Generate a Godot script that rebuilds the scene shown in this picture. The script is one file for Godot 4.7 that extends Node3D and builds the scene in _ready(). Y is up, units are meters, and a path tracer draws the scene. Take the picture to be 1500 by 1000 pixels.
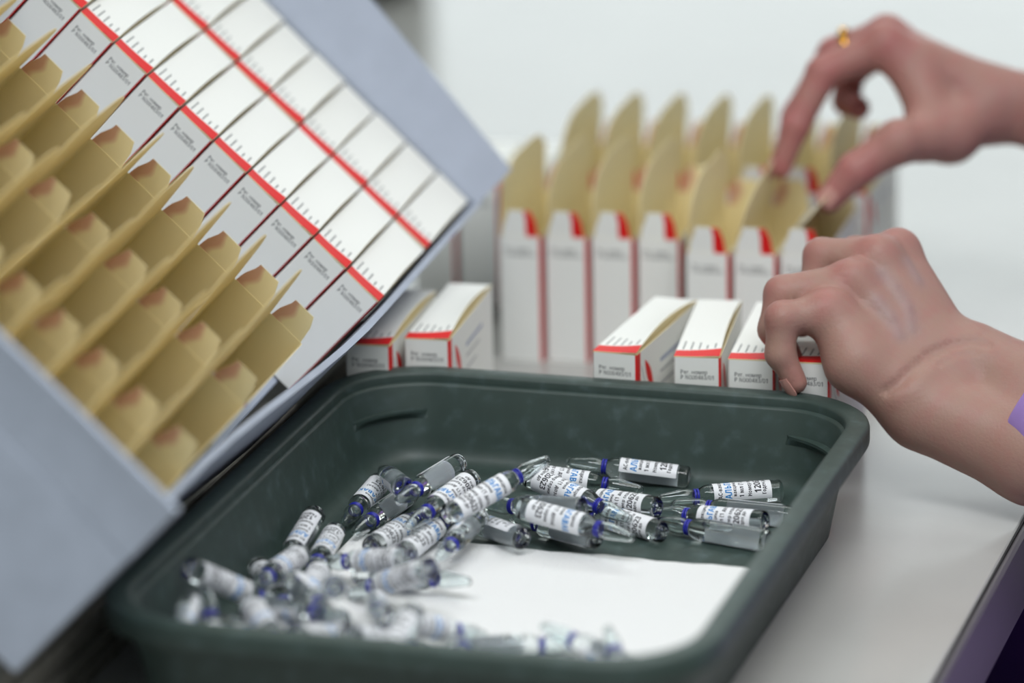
extends Node3D

# A table where someone sorts white medicine boxes and glass ampoules.
# Sizes in the code are millimetres; M turns them into metres.
const M := 0.001
const ATLAS := Vector2(512, 1024)
const FINE := 2  # the printed sheet has two pixels to each unit of ATLAS
const BOX_W := 22.9
const BOX_H := 70.4
const BOX_L := 98.0

var mat := {}
var rng := RandomNumberGenerator.new()
var proto := {}


func _ready() -> void:
	rng.seed = 11
	_camera_and_light()
	_materials()
	_room()
	_table()
	_tray()
	_paper()
	_carton()
	_carton_boxes()
	_standing_boxes()
	_closed_boxes_on_table()
	_ampoules()
	_background()
	_person()


func _camera_and_light() -> void:
	var cam := Camera3D.new()
	cam.name = "camera"
	add_child(cam)
	var look := CameraAttributesPhysical.new()
	look.frustum_focal_length = 158.0
	look.exposure_aperture = 3.3
	look.frustum_focus_distance = 2.175
	cam.attributes = look
	cam.keep_aspect = Camera3D.KEEP_HEIGHT
	cam.fov = rad_to_deg(2.0 * atan(500.0 / 6597.8))
	cam.near = 0.05
	cam.far = 50.0
	var yaw := -0.29466
	var pitch := 0.3
	var fw := Vector3(sin(yaw) * cos(pitch), -sin(pitch), -cos(yaw) * cos(pitch))
	var rt := fw.cross(Vector3.UP).normalized()
	var up := rt.cross(fw)
	var roll := -0.02
	var r2 := cos(roll) * rt + sin(roll) * up
	var u2 := -sin(roll) * rt + cos(roll) * up
	cam.transform = Transform3D(Basis(r2, u2, -fw), Vector3(0.6372, 0.7368, 2.0995))
	cam.current = true

	var env := Environment.new()
	env.background_mode = Environment.BG_COLOR
	env.background_color = Color(0.75, 0.78, 0.82)
	env.tonemap_mode = Environment.TONE_MAPPER_LINEAR
	env.tonemap_exposure = 0.85
	env.sdfgi_enabled = true
	env.ssao_enabled = true
	env.ssil_enabled = true
	var we := WorldEnvironment.new()
	we.name = "world_environment"
	we.environment = env
	add_child(we)

	# the lamp hanging over the table, dimmer panels on the ceiling, and the daylight of the window wall behind
	_area("hanging_lamp_area", Vector3(0.5, 1.0, 0.14), Vector3.DOWN, Vector2(0.5, 0.6), Color(1.0, 1.0, 0.98), 0.24)
	_area("ceiling_light_area", Vector3(-0.1, 1.90, -1.2), Vector3.DOWN, Vector2(2.0, 0.6), Color(0.97, 1.0, 0.99), 1.4)
	_area("ceiling_light_area", Vector3(0.5, 1.90, 1.3), Vector3.DOWN, Vector2(2.0, 0.6), Color(0.97, 0.985, 1.0), 5.0)
	_area("window_area", Vector3(-0.4, 0.72, -3.02), Vector3(0, -0.05, 1), Vector2(3.4, 1.3), Color(0.97, 0.985, 0.975), 1.6)


func _area(called: String, at: Vector3, towards: Vector3, size: Vector2, color: Color, energy: float) -> void:
	var l := AreaLight3D.new()
	l.name = called
	l.area_size = size
	l.light_color = color
	l.light_energy = energy
	l.area_range = 12.0
	l.area_attenuation = 2.0
	l.shadow_enabled = true
	add_child(l, true)
	var z := -towards.normalized()
	var x := (Vector3.UP if absf(z.y) < 0.9 else Vector3.BACK).cross(z).normalized()
	l.transform = Transform3D(Basis(x, z.cross(x), z), at)


# ---------------------------------------------------------------- naming

func tag(o: Node, label: String, category := "", group := "", kind := "") -> void:
	if label: o.set_meta("label", label)
	if category: o.set_meta("category", category)
	if group: o.set_meta("group", group)
	if kind: o.set_meta("kind", kind)


func numbered(called: String) -> String:
	if not has_node(NodePath(called)): return called
	var k := 1
	while has_node(NodePath("%s_%03d" % [called, k])): k += 1
	return "%s_%03d" % [called, k]


func thing(called: String, label: String, category: String, at := Vector3.ZERO, group := "") -> Node3D:
	var o := Node3D.new()
	o.name = numbered(called)
	add_child(o)
	o.position = at
	tag(o, label, category, group)
	return o


func part(called: String, mesh: Mesh, m: Material, parent: Node) -> MeshInstance3D:
	var o := MeshInstance3D.new()
	o.name = called
	o.mesh = mesh
	o.material_override = m
	parent.add_child(o, true)
	return o


func structure(called: String, mesh: Mesh, m: Material) -> MeshInstance3D:
	var o := part(called, mesh, m, self)
	o.set_meta("kind", "structure")
	return o


# ---------------------------------------------------------------- shapes

func mm(x: float, y: float, z: float) -> Vector3:
	return Vector3(x, y, z) * M


func surf() -> SurfaceTool:
	var st := SurfaceTool.new()
	st.begin(Mesh.PRIMITIVE_TRIANGLES)
	return st


func done(st: SurfaceTool) -> ArrayMesh:
	st.generate_normals()
	st.index()
	return st.commit()


# a triangle given counter-clockwise from outside
func tri(st: SurfaceTool, a: Vector3, b: Vector3, c: Vector3, ua := Vector2.ZERO, ub := Vector2.ZERO, uc := Vector2.ZERO, smooth := -1) -> void:
	st.set_smooth_group(smooth)
	st.set_uv(ua); st.add_vertex(a)
	st.set_smooth_group(smooth)
	st.set_uv(uc); st.add_vertex(c)
	st.set_smooth_group(smooth)
	st.set_uv(ub); st.add_vertex(b)


func quad(st: SurfaceTool, a: Vector3, b: Vector3, c: Vector3, d: Vector3, uv := [], smooth := -1) -> void:
	var u := uv if uv else [Vector2.ZERO, Vector2.RIGHT, Vector2.ONE, Vector2.DOWN]
	tri(st, a, b, c, u[0], u[1], u[2], smooth)
	tri(st, a, c, d, u[0], u[2], u[3], smooth)


# a box with bevelled edges, from corner to corner
func add_box(st: SurfaceTool, lo: Vector3, hi: Vector3, bevel := 0.0, xf := Transform3D()) -> void:
	var c := (lo + hi) / 2.0
	var h := (hi - lo) / 2.0
	var b := minf(bevel, minf(h.x, minf(h.y, h.z)) * 0.99)
	for axis in 3:
		for s in [-1.0, 1.0]:
			var n := Vector3.ZERO; n[axis] = s
			var u := Vector3.ZERO; u[(axis + 1) % 3] = 1.0
			var v := n.cross(u)
			var hu: float = h[(axis + 1) % 3] - b
			var hv: float = absf(h.dot(v.abs())) - b
			var o: Vector3 = c + n * h[axis]
			quad(st, xf * (o - u * hu - v * hv), xf * (o + u * hu - v * hv), xf * (o + u * hu + v * hv), xf * (o - u * hu + v * hv))
	if b <= 0.0: return
	for axis in 3:
		var i := (axis + 1) % 3
		var j := (axis + 2) % 3
		for s in [-1.0, 1.0]:
			for t in [-1.0, 1.0]:
				var e := Vector3.ZERO; e[axis] = h[axis] - b
				var p := Vector3.ZERO; p[i] = s * h[i]; p[j] = t * (h[j] - b)
				var q := Vector3.ZERO; q[i] = s * (h[i] - b); q[j] = t * h[j]
				_facing(st, xf * (c + p - e), xf * (c + p + e), xf * (c + q + e), xf * (c + q - e), xf * c)
	for sx in [-1.0, 1.0]:
		for sy in [-1.0, 1.0]:
			for sz in [-1.0, 1.0]:
				var s3 := Vector3(sx, sy, sz)
				var p0: Vector3 = c + s3 * Vector3(h.x, h.y - b, h.z - b)
				var p1: Vector3 = c + s3 * Vector3(h.x - b, h.y, h.z - b)
				var p2: Vector3 = c + s3 * Vector3(h.x - b, h.y - b, h.z)
				if (p1 - p0).cross(p2 - p0).dot(p0 - c) > 0: tri(st, xf * p0, xf * p1, xf * p2)
				else: tri(st, xf * p0, xf * p2, xf * p1)


func _facing(st: SurfaceTool, a: Vector3, b: Vector3, c: Vector3, d: Vector3, inner: Vector3) -> void:
	if (b - a).cross(c - a).dot(a + c - 2.0 * inner) > 0: quad(st, a, b, c, d)
	else: quad(st, a, d, c, b)


func box_mesh(lo: Vector3, hi: Vector3, bevel := 0.0) -> ArrayMesh:
	var st := surf()
	add_box(st, lo * M, hi * M, bevel * M)
	return done(st)


# joins rings of equally many points, first ring to last; rings run counter-clockwise seen from the end the last one faces
func add_rings(st: SurfaceTool, rings: Array, smooth := 0, flip := false, close_start := false, close_end := false) -> void:
	for k in rings.size() - 1:
		var a: PackedVector3Array = rings[k]
		var b: PackedVector3Array = rings[k + 1]
		var n := a.size()
		for i in n:
			var j := (i + 1) % n
			var sa := float(i) / n
			var sb := float(i + 1) / n
			var va := float(k) / (rings.size() - 1)
			var vb := float(k + 1) / (rings.size() - 1)
			var uv := [Vector2(sa, va), Vector2(sb, va), Vector2(sb, vb), Vector2(sa, vb)]
			if flip: quad(st, a[j], a[i], b[i], b[j], [uv[1], uv[0], uv[3], uv[2]], smooth)
			else: quad(st, a[i], a[j], b[j], b[i], uv, smooth)
	for e in 2:
		if (e == 0 and not close_start) or (e == 1 and not close_end): continue
		var r: PackedVector3Array = rings[0] if e == 0 else rings[-1]
		var c := Vector3.ZERO
		for p in r: c += p / r.size()
		for i in r.size():
			var j := (i + 1) % r.size()
			if (e == 1) != flip: tri(st, r[i], r[j], c)
			else: tri(st, r[j], r[i], c)


# a lathed shape along +X: profile holds (x, radius) pairs in millimetres
func lathe_rings(profile: Array, n: int) -> Array:
	var rings := []
	for p in profile:
		var r := PackedVector3Array()
		for i in n:
			var a := TAU * i / n
			r.append(mm(p[0], p[1] * cos(a), p[1] * sin(a)))
		rings.append(r)
	return rings


# a thin sheet through a grid of points (rows of equal length, millimetres): outer face = the side of (row direction) x (column direction)
func add_sheet(st: SurfaceTool, g: Array, thick: float, outer: Rect2, inner: Rect2) -> void:
	var nr := g.size()
	var nc: int = g[0].size()
	var back := []
	for r in nr:
		var row := []
		for c in nc:
			var du: Vector3 = g[mini(r + 1, nr - 1)][c] - g[maxi(r - 1, 0)][c]
			var dv: Vector3 = g[r][mini(c + 1, nc - 1)] - g[r][maxi(c - 1, 0)]
			row.append(g[r][c] - du.cross(dv).normalized() * thick)
		back.append(row)
	for r in nr - 1:
		for c in nc - 1:
			var ts := [Vector2(c, r), Vector2(c, r + 1), Vector2(c + 1, r + 1), Vector2(c + 1, r)]
			var uo := []
			var ui := []
			for t in ts:
				var f := Vector2(t.x / (nc - 1), t.y / (nr - 1))
				uo.append((outer.position + outer.size * f) / ATLAS)
				ui.append((inner.position + inner.size * f) / ATLAS)
			quad(st, g[r][c] * M, g[r + 1][c] * M, g[r + 1][c + 1] * M, g[r][c + 1] * M, uo, 1)
			quad(st, back[r][c] * M, back[r][c + 1] * M, back[r + 1][c + 1] * M, back[r + 1][c] * M, [ui[0], ui[3], ui[2], ui[1]], 2)
	var e: Vector2 = CREAM_RECT.get_center() / ATLAS
	var ue := [e, e, e, e]
	for c in nc - 1:
		quad(st, g[0][c] * M, g[0][c + 1] * M, back[0][c + 1] * M, back[0][c] * M, ue)
		quad(st, g[nr - 1][c + 1] * M, g[nr - 1][c] * M, back[nr - 1][c] * M, back[nr - 1][c + 1] * M, ue)
	for r in nr - 1:
		quad(st, g[r + 1][0] * M, g[r][0] * M, back[r][0] * M, back[r + 1][0] * M, ue)
		quad(st, g[r][nc - 1] * M, g[r + 1][nc - 1] * M, back[r + 1][nc - 1] * M, back[r][nc - 1] * M, ue)


# ---------------------------------------------------------------- prints and materials

const FRONT_RECT := Rect2(0, 0, 96, 284)
const LID_RECT := Rect2(104, 0, 96, 396)
const SIDE_RECT := Rect2(0, 400, 396, 284)
const WHITE_RECT := Rect2(214, 4, 32, 32)
const CREAM_RECT := Rect2(264, 4, 32, 32)
const DUST_OUT_RECT := Rect2(310, 0, 80, 64)
const DUST_IN_RECT := Rect2(310, 70, 80, 64)
const DUST_OUT_MIRRORED := Rect2(390, 0, -80, 64)


# prints a line of lettering into an image; angle in quarter turns counter-clockwise
func print_text(im: Image, text: String, at: Vector2, height: float, color: Color, turns := 0, face := "Droid Sans", bold := false) -> void:
	var t := TextMesh.new()
	var f := SystemFont.new()
	f.font_names = PackedStringArray([face])
	f.font_weight = 700 if bold else 400
	t.font = f
	t.font_size = 64
	t.pixel_size = 1.0
	t.depth = 0.0
	t.curve_step = 4.0
	t.text = text
	var arrays := t.get_mesh_arrays()
	var v: PackedVector3Array = arrays[Mesh.ARRAY_VERTEX]
	var index = arrays[Mesh.ARRAY_INDEX]
	var ids: PackedInt32Array = index if index != null else PackedInt32Array(range(v.size()))
	var box := t.get_aabb()
	var s := height / 46.0
	var pts := PackedVector2Array()
	for p in v:
		var q := Vector2(p.x - box.position.x, -p.y) * s
		for k in turns: q = Vector2(q.y, -q.x)
		pts.append(at + q)
	var size := im.get_size()
	for k in range(0, ids.size() - 2, 3):
		var a := pts[ids[k]]
		var b := pts[ids[k + 1]]
		var c := pts[ids[k + 2]]
		var area := (b - a).cross(c - a)
		if absf(area) < 0.01: continue
		for y in range(maxi(0, int(minf(a.y, minf(b.y, c.y)))), mini(size.y, int(maxf(a.y, maxf(b.y, c.y))) + 2)):
			for x in range(maxi(0, int(minf(a.x, minf(b.x, c.x)))), mini(size.x, int(maxf(a.x, maxf(b.x, c.x))) + 2)):
				var p := Vector2(x, y)
				var w0 := (b - a).cross(p - a) / area
				var w1 := (c - b).cross(p - b) / area
				var w2 := (a - c).cross(p - c) / area
				if w0 >= -0.02 and w1 >= -0.02 and w2 >= -0.02: im.set_pixel(x, y, color)


func _rect(im: Image, x: float, y: float, w: float, h: float, c: Color) -> void:
	im.fill_rect(Rect2i(int(x * FINE), int(y * FINE), int(w * FINE), int(h * FINE)), c)


func _box_atlas() -> ImageTexture:
	var im := Image.create(512 * FINE, 1024 * FINE, false, Image.FORMAT_RGB8)
	var white := Color(0.93, 0.93, 0.915)
	var cream := Color(0.975, 0.915, 0.725)
	var red := Color(0.86, 0.09, 0.09)
	var ink := Color(0.22, 0.22, 0.24)
	im.fill(white)
	_rect(im, 250, 0, 60, 60, cream)
	# end face: registration lines at the top left
	print_text(im, "Рег. номер", Vector2(12, 30) * FINE, 8.6 * FINE, ink)
	print_text(im, "Р N000483/01", Vector2(12, 41) * FINE, 8.6 * FINE, ink)
	# lid: red band at the near end and short lines of print running away from it
	_rect(im, 104, 356, 96, 40, red)
	_rect(im, 168, 392, 32, 4, Color(0.60, 0.05, 0.06))
	var far := [296, 302, 308, 330, 324]
	for k in 5:
		for y in range(int(far[k]), 351):
			if (y * 7 + k * 5) % 11 < 8: _rect(im, 116 + k * 17, y, 3.5, 1, ink)
	# broad side: red band at the near edge, a red leaf with a grey line beside it, faint lines of print
	_rect(im, 0, 400, 23, 284, red)
	for y in range(420 * FINE, 520 * FINE):
		for x in range(30 * FINE, 120 * FINE):
			var p := (Vector2(x, y) / FINE - Vector2(78, 462)).rotated(0.62)
			if absf(p.x) < 13.0 * (1.0 - pow(p.y / 46.0, 2)) and absf(p.y) < 46: im.set_pixel(x, y, red)
			var q := (Vector2(x, y) / FINE - Vector2(56, 466)).rotated(0.62)
			if absf(q.x + 6.0 * (1.0 - pow(q.y / 44.0, 2))) < 1.5 and absf(q.y) < 42: im.set_pixel(x, y, Color(0.62, 0.62, 0.65))
	for k in 3:
		for x in range(150, 300 - k * 30):
			if (x * 5 + k * 3) % 13 < 9: _rect(im, x, 450 + k * 26, 1, 9 if k == 0 else 5, [Color(0.45, 0.5, 0.66), Color(0.5, 0.5, 0.53), Color(0.5, 0.5, 0.53)][k])
	# end flaps: red print at the right outside, showing through pink at the left inside
	_rect(im, 364, 0, 26, 64, red)
	_rect(im, 306, 66, 90, 72, cream)
	for y in range(70 * FINE, 134 * FINE):
		for x in range(306 * FINE, 372 * FINE):
			var d := clampf((342.0 - x / float(FINE) - 6.0 * sin(y * 0.11 / FINE)) / 16.0, 0.0, 1.0)
			im.set_pixel(x, y, cream.lerp(Color(0.84, 0.62, 0.54), d * 0.8))
	return ImageTexture.create_from_image(im)


func _label_print() -> ImageTexture:
	var im := Image.create(192, 224, false, Image.FORMAT_RGB8)
	im.fill(Color(0.95, 0.955, 0.97))
	var ink := Color(0.10, 0.10, 0.13)
	var blue := Color(0.10, 0.50, 0.80)
	print_text(im, "АС-вакцина", Vector2(10, 24), 16, ink, 0, "Droid Sans", true)
	print_text(im, "АЛЬГАВАК М", Vector2(8, 56), 25, blue, 0, "Droid Sans", true)
	print_text(im, "вакцина", Vector2(20, 80), 14, ink, 0, "Droid Sans", true)
	print_text(im, "1 мл (1 доза)", Vector2(14, 106), 17, ink, 0, "Droid Sans", true)
	print_text(im, "Номер серии", Vector2(16, 138), 15, ink, 0, "Droid Sans", true)
	print_text(im, "120623", Vector2(30, 170), 25, ink, 0, "Droid Sans", true)
	print_text(im, "Годен до", Vector2(22, 194), 15, ink, 0, "Droid Sans", true)
	return ImageTexture.create_from_image(im)


func _noise(freq: float, octaves := 4, seed_ := 1, size := 512) -> NoiseTexture2D:
	var f := FastNoiseLite.new()
	f.noise_type = FastNoiseLite.TYPE_SIMPLEX_SMOOTH
	f.frequency = freq
	f.fractal_octaves = octaves
	f.seed = seed_
	var t := NoiseTexture2D.new()
	t.width = size
	t.height = size
	t.seamless = true
	t.noise = f
	return t


func _mat(called: String, color: Color, rough: float, spec := 0.5) -> StandardMaterial3D:
	var m := StandardMaterial3D.new()
	m.resource_name = called
	m.albedo_color = color
	m.roughness = rough
	m.metallic_specular = spec
	mat[called] = m
	return m


func _tri(m: StandardMaterial3D, scale: float) -> void:
	m.uv1_triplanar = true
	m.uv1_scale = Vector3.ONE * scale


func _ramp(t: NoiseTexture2D, stops: Array) -> NoiseTexture2D:
	var g := Gradient.new()
	g.offsets = PackedFloat32Array(stops.map(func(s): return s[0]))
	g.colors = PackedColorArray(stops.map(func(s): return s[1]))
	t.color_ramp = g
	return t


func _materials() -> void:
	var m := _mat("printed_card", Color(1, 1, 1), 0.5, 0.4)
	m.albedo_texture = _box_atlas()
	m = _mat("thin_card", Color(1, 1, 1), 0.5, 0.4)
	m.albedo_texture = mat.printed_card.albedo_texture
	m.backlight_enabled = true
	m.backlight = Color(0.42, 0.40, 0.33)
	m = _mat("sheer_card", Color(1, 1, 1), 0.5, 0.4)
	m.albedo_texture = mat.printed_card.albedo_texture
	m.backlight_enabled = true
	m.backlight = Color(1.0, 0.97, 0.88)
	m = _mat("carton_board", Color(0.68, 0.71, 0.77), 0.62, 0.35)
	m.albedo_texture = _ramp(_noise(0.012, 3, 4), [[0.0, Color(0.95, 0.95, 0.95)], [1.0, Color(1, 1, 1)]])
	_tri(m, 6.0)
	m = _mat("grey_board", Color(0.60, 0.58, 0.55), 0.8, 0.3)
	m.albedo_texture = _ramp(_noise(0.02, 4, 9), [[0.0, Color(0.85, 0.85, 0.85)], [1.0, Color(1, 1, 1)]])
	_tri(m, 9.0)
	m = _mat("green_plastic", Color(1, 1, 1), 0.5, 0.5)
	m.albedo_texture = _ramp(_noise(0.018, 5, 21), [[0.0, Color(0.190, 0.245, 0.228)], [0.62, Color(0.205, 0.265, 0.248)], [0.85, Color(0.255, 0.315, 0.31)], [1.0, Color(0.31, 0.365, 0.37)]])
	m.roughness_texture = _ramp(_noise(0.03, 4, 8), [[0.0, Color(0.8, 0.8, 0.8)], [1.0, Color(1.2, 1.2, 1.2)]])
	m.roughness_texture_channel = BaseMaterial3D.TEXTURE_CHANNEL_RED
	_tri(m, 7.0)
	m = _mat("table_laminate", Color(0.70, 0.695, 0.68), 0.2, 0.5)
	m.albedo_texture = _ramp(_noise(0.008, 3, 31), [[0.0, Color(0.95, 0.95, 0.95)], [1.0, Color(1, 1, 1)]])
	_tri(m, 1.5)
	_mat("table_edge_band", Color(0.36, 0.345, 0.36), 0.45)
	_mat("table_joint", Color(0.10, 0.10, 0.11), 0.6)
	_mat("steel", Color(0.55, 0.56, 0.57), 0.35).metallic = 0.8
	m = _mat("paper_towel", Color(0.90, 0.90, 0.90), 0.85, 0.25)
	var bump := _noise(0.09, 3, 17, 256)
	m.heightmap_enabled = true
	m.heightmap_texture = bump
	m.heightmap_scale = 0.04
	_tri(m, 22.0)
	m = _mat("glass", Color(0.97, 0.99, 0.99, 0.0), 0.0)
	m.transparency = BaseMaterial3D.TRANSPARENCY_ALPHA
	m.refraction_enabled = true
	m.refraction_scale = 0.042
	m = _mat("ampoule_label", Color(1, 1, 1), 0.45, 0.4)
	m.albedo_texture = _label_print()
	m.backlight_enabled = true
	m.backlight = Color(0.5, 0.5, 0.52)
	m = _mat("label_back", Color(0.96, 0.965, 0.98), 0.6, 0.3)
	m.backlight_enabled = true
	m.backlight = Color(0.6, 0.6, 0.62)
	_mat("blue_enamel", Color(0.12, 0.135, 0.60), 0.3)
	m = _mat("skin", Color(1, 1, 1), 0.5, 0.4)
	m.vertex_color_use_as_albedo = true
	m.subsurf_scatter_enabled = true
	m.subsurf_scatter_strength = 0.08
	m.heightmap_enabled = true
	m.heightmap_texture = _noise(0.06, 4, 41, 256)
	m.heightmap_scale = 0.012
	_tri(m, 30.0)
	_mat("nail", Color(0.76, 0.56, 0.52), 0.22, 0.6)
	m = _mat("gold", Color(0.90, 0.66, 0.22), 0.22)
	m.metallic = 1.0
	m = _mat("purple_cloth", Color(0.66, 0.54, 0.80), 0.85, 0.2)
	m.rim_enabled = true
	m.rim = 0.3
	_mat("dark_cloth", Color(0.34, 0.25, 0.46), 0.9, 0.2)
	_mat("hair", Color(0.16, 0.10, 0.07), 0.55)
	_mat("wall_paint", Color(0.83, 0.85, 0.84), 0.8, 0.3)
	_mat("ceiling_paint", Color(0.88, 0.88, 0.87), 0.9, 0.3)
	_mat("floor_vinyl", Color(0.50, 0.50, 0.48), 0.5)
	_mat("dark_plastic", Color(0.10, 0.105, 0.095), 0.6)
	m = _mat("panel_glow", Color(0.9, 0.9, 0.9), 0.6)
	m.emission_enabled = true
	m.emission = Color(0.98, 1.0, 0.97)
	m.emission_energy_multiplier = 1.0
	m = _mat("window_glow", Color(0.9, 0.9, 0.9), 0.6)
	m.emission_enabled = true
	m.emission = Color(0.90, 0.96, 1.0)
	m.emission_energy_multiplier = 1.0


# ---------------------------------------------------------------- the room

func _room() -> void:
	var fl := -760.0
	structure("floor", box_mesh(Vector3(-2600, fl - 100, -3200), Vector3(2600, fl, 3200)), mat.floor_vinyl)
	structure("ceiling", box_mesh(Vector3(-2600, 1980, -3200), Vector3(2600, 2080, 3200)), mat.ceiling_paint)
	structure("wall_back", box_mesh(Vector3(-2600, fl, -3200), Vector3(2600, 1980, -3100)), mat.wall_paint)
	structure("wall_front", box_mesh(Vector3(-2600, fl, 3100), Vector3(2600, 1980, 3200)), mat.wall_paint)
	structure("wall_left", box_mesh(Vector3(-2700, fl, -3200), Vector3(-2600, 1980, 3200)), mat.wall_paint)
	structure("wall_right", box_mesh(Vector3(2600, fl, -3200), Vector3(2700, 1980, 3200)), mat.wall_paint)
	var w := Node3D.new()
	w.name = "window_1"
	add_child(w)
	w.set_meta("kind", "structure")
	w.position = mm(-400, 720, -3095)
	part("window_pane", box_mesh(Vector3(-1700, -650, 0), Vector3(1700, 650, 12), 2), mat.window_glow, w)
	for s in [-1, 1]:
		part("window_frame", box_mesh(Vector3(-1760, s * 690 - 40, 0), Vector3(1760, s * 690 + 40, 50), 4), mat.ceiling_paint, w)
		part("window_frame", box_mesh(Vector3(s * 1740 - 40, -650, 0), Vector3(s * 1740 + 40, 650, 50), 4), mat.ceiling_paint, w)
	var h := thing("hanging_lamp", "flat white lamp with a glowing underside hanging low over the table", "lamp", mm(500, 1010, 140))
	part("diffuser", box_mesh(Vector3(-250, 0, -300), Vector3(250, 12, 300), 3), mat.panel_glow, h)
	part("housing", box_mesh(Vector3(-260, 12, -310), Vector3(260, 60, 310), 4), mat.ceiling_paint, h)
	for z in [-250, 250]: part("suspension_rod", box_mesh(Vector3(-4, 60, z - 4), Vector3(4, 970, z + 4)), mat.steel, h)
	for z in [-1200, 1300]:
		var c := thing("ceiling_light", "white rectangular fluorescent panel on the ceiling %s the table" % ["beyond" if z < 0 else "in front of"], "ceiling light", mm(-100 if z < 0 else 500, 1980, z))
		part("diffuser", box_mesh(Vector3(-1000, -60, -300), Vector3(1000, -40, 300), 4), mat.panel_glow, c)
		part("frame", box_mesh(Vector3(-1030, -40, -330), Vector3(1030, 0, 330), 4), mat.ceiling_paint, c)


func _table() -> void:
	var t := thing("table", "large white laminate table with a dark grey edge, under the tray and boxes", "table", mm(0, -760, 0))
	part("tabletop", box_mesh(Vector3(-1600, 720, -1300), Vector3(272, 760, 800), 1.0), mat.table_laminate, t)
	part("edge_joint", box_mesh(Vector3(272, 721, -1300), Vector3(273, 759.6, 800)), mat.table_joint, t)
	part("edge_band", box_mesh(Vector3(273, 720, -1300), Vector3(277, 760, 800), 1.4), mat.table_edge_band, t)
	for x in [-1540, 200]:
		for z in [-1240, 730]:
			part("leg", box_mesh(Vector3(x - 25, 0, z - 25), Vector3(x + 25, 720, z + 25), 4), mat.steel, t)


# ---------------------------------------------------------------- the tray

func rounded_loop(inset: float, y: float, per := 14) -> PackedVector3Array:
	var r := 50.0 - inset * 0.9
	var x0 := -71.0 + inset; var x1 := 206.0 - inset
	var z0 := 47.0 + inset; var z1 := 426.0 - inset
	var out := PackedVector3Array()
	# counter-clockwise seen from above
	for c in [[x1 - r, z1 - r, 0.0], [x1 - r, z0 + r, PI / 2], [x0 + r, z0 + r, PI], [x0 + r, z1 - r, 1.5 * PI]]:
		for i in per + 1:
			var a: float = c[2] - PI / 2 + PI / 2 * i / per
			out.append(mm(c[0] + r * cos(a), y, c[1] - r * sin(a)))
	return out


func _tray() -> void:
	var t := thing("plastic_tray", "deep dark green plastic tray with rounded corners, holding the loose ampoules", "tray")
	var st := surf()
	var prof := [[21, 0], [19, 1.5], [10.0, 47.5]]
	var rings := []
	for p in prof: rings.append(rounded_loop(p[0], p[1]))
	add_rings(st, rings, 0, false, true, false)
	var inner := []
	for p in [[11.6, 53.0], [13.0, 52.4], [13.4, 51.5], [19.4, 26.0], [20.3, 22.0], [21.8, 18.4], [24.2, 15.8], [27.6, 14.4], [32.0, 14.0]]: inner.append(rounded_loop(p[0], p[1]))
	add_rings(st, inner, 0, false, false, true)
	part("body", done(st), mat.green_plastic, t)
	st = surf()
	var rim := []
	for p in [[10.0, 47.5], [3.0, 48.4], [1.2, 47.4], [0.3, 47.8], [0.0, 49.0], [0.0, 55.5], [0.5, 57.2], [1.8, 58.1], [9.2, 58.1], [10.8, 57.5], [11.4, 56.3], [11.6, 53.0]]: rim.append(rounded_loop(p[0], p[1]))
	add_rings(st, rim, 0)
	part("rim", done(st), mat.green_plastic, t)
	# stacking ledges: slim wedges that follow the inside of each corner
	var upper := rounded_loop(15.9, 40.5, 28)
	var outer := rounded_loop(11.0, 40.5, 28)
	var lower := rounded_loop(17.3, 36.0, 28)
	for c in 4:
		st = surf()
		var prev := []
		for k in range(3, 27):
			var i := c * 29 + k
			var f := sin(PI * (k - 3) / 23.0)
			var wall := upper[i]
			var out := wall + (wall - outer[i]) * (0.85 * sqrt(maxf(f, 0.0)))
			var now := [wall - (wall - outer[i]) * 0.15, out, out - mm(0, 1.4, 0), lower[i]]
			if prev:
				for q in 3:
					_facing(st, prev[q], prev[q + 1], now[q + 1], now[q], wall - mm(0, 3, 0) + (outer[i] - wall))
			prev = now
		part("stacking_ledge", done(st), mat.green_plastic, t)


func _paper() -> void:
	var st := surf()
	for layer in 2:
		var g := []
		for r in 24:
			var row := []
			for c in 24:
				var x := -24.0 + 200.0 * c / 23.0 - layer * 2.0
				var edge := 180.0 + layer * 1.6 + 1.0 * sin(x * 0.11 + layer) + 0.5 * sin(x * 0.37) + 0.018 * (x - 70.0)
				var z := edge + (398.0 - edge) * r / 23.0
				row.append(Vector3(x, 14.12 + 0.14 * (1 - layer) + 0.05 * sin(x * 0.05 + z * 0.04), z))
			g.append(row)
		add_sheet(st, g, 0.1, WHITE_RECT, WHITE_RECT)
	var o := part("paper_sheet", done(st), mat.paper_towel, self)
	tag(o, "folded white paper towel lying flat on the floor of the green tray", "paper towel")


# ---------------------------------------------------------------- the boxes

func shell_loop(inset: float, y: float) -> PackedVector3Array:
	var x0 := -BOX_W + inset; var x1 := -inset
	var z0 := -BOX_L + inset; var z1 := -inset
	var b := 0.7
	return PackedVector3Array([mm(x0 + b, y, z1), mm(x1 - b, y, z1), mm(x1, y, z1 - b), mm(x1, y, z0 + b), mm(x1 - b, y, z0), mm(x0 + b, y, z0), mm(x0, y, z0 + b), mm(x0, y, z1 - b)])


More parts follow.
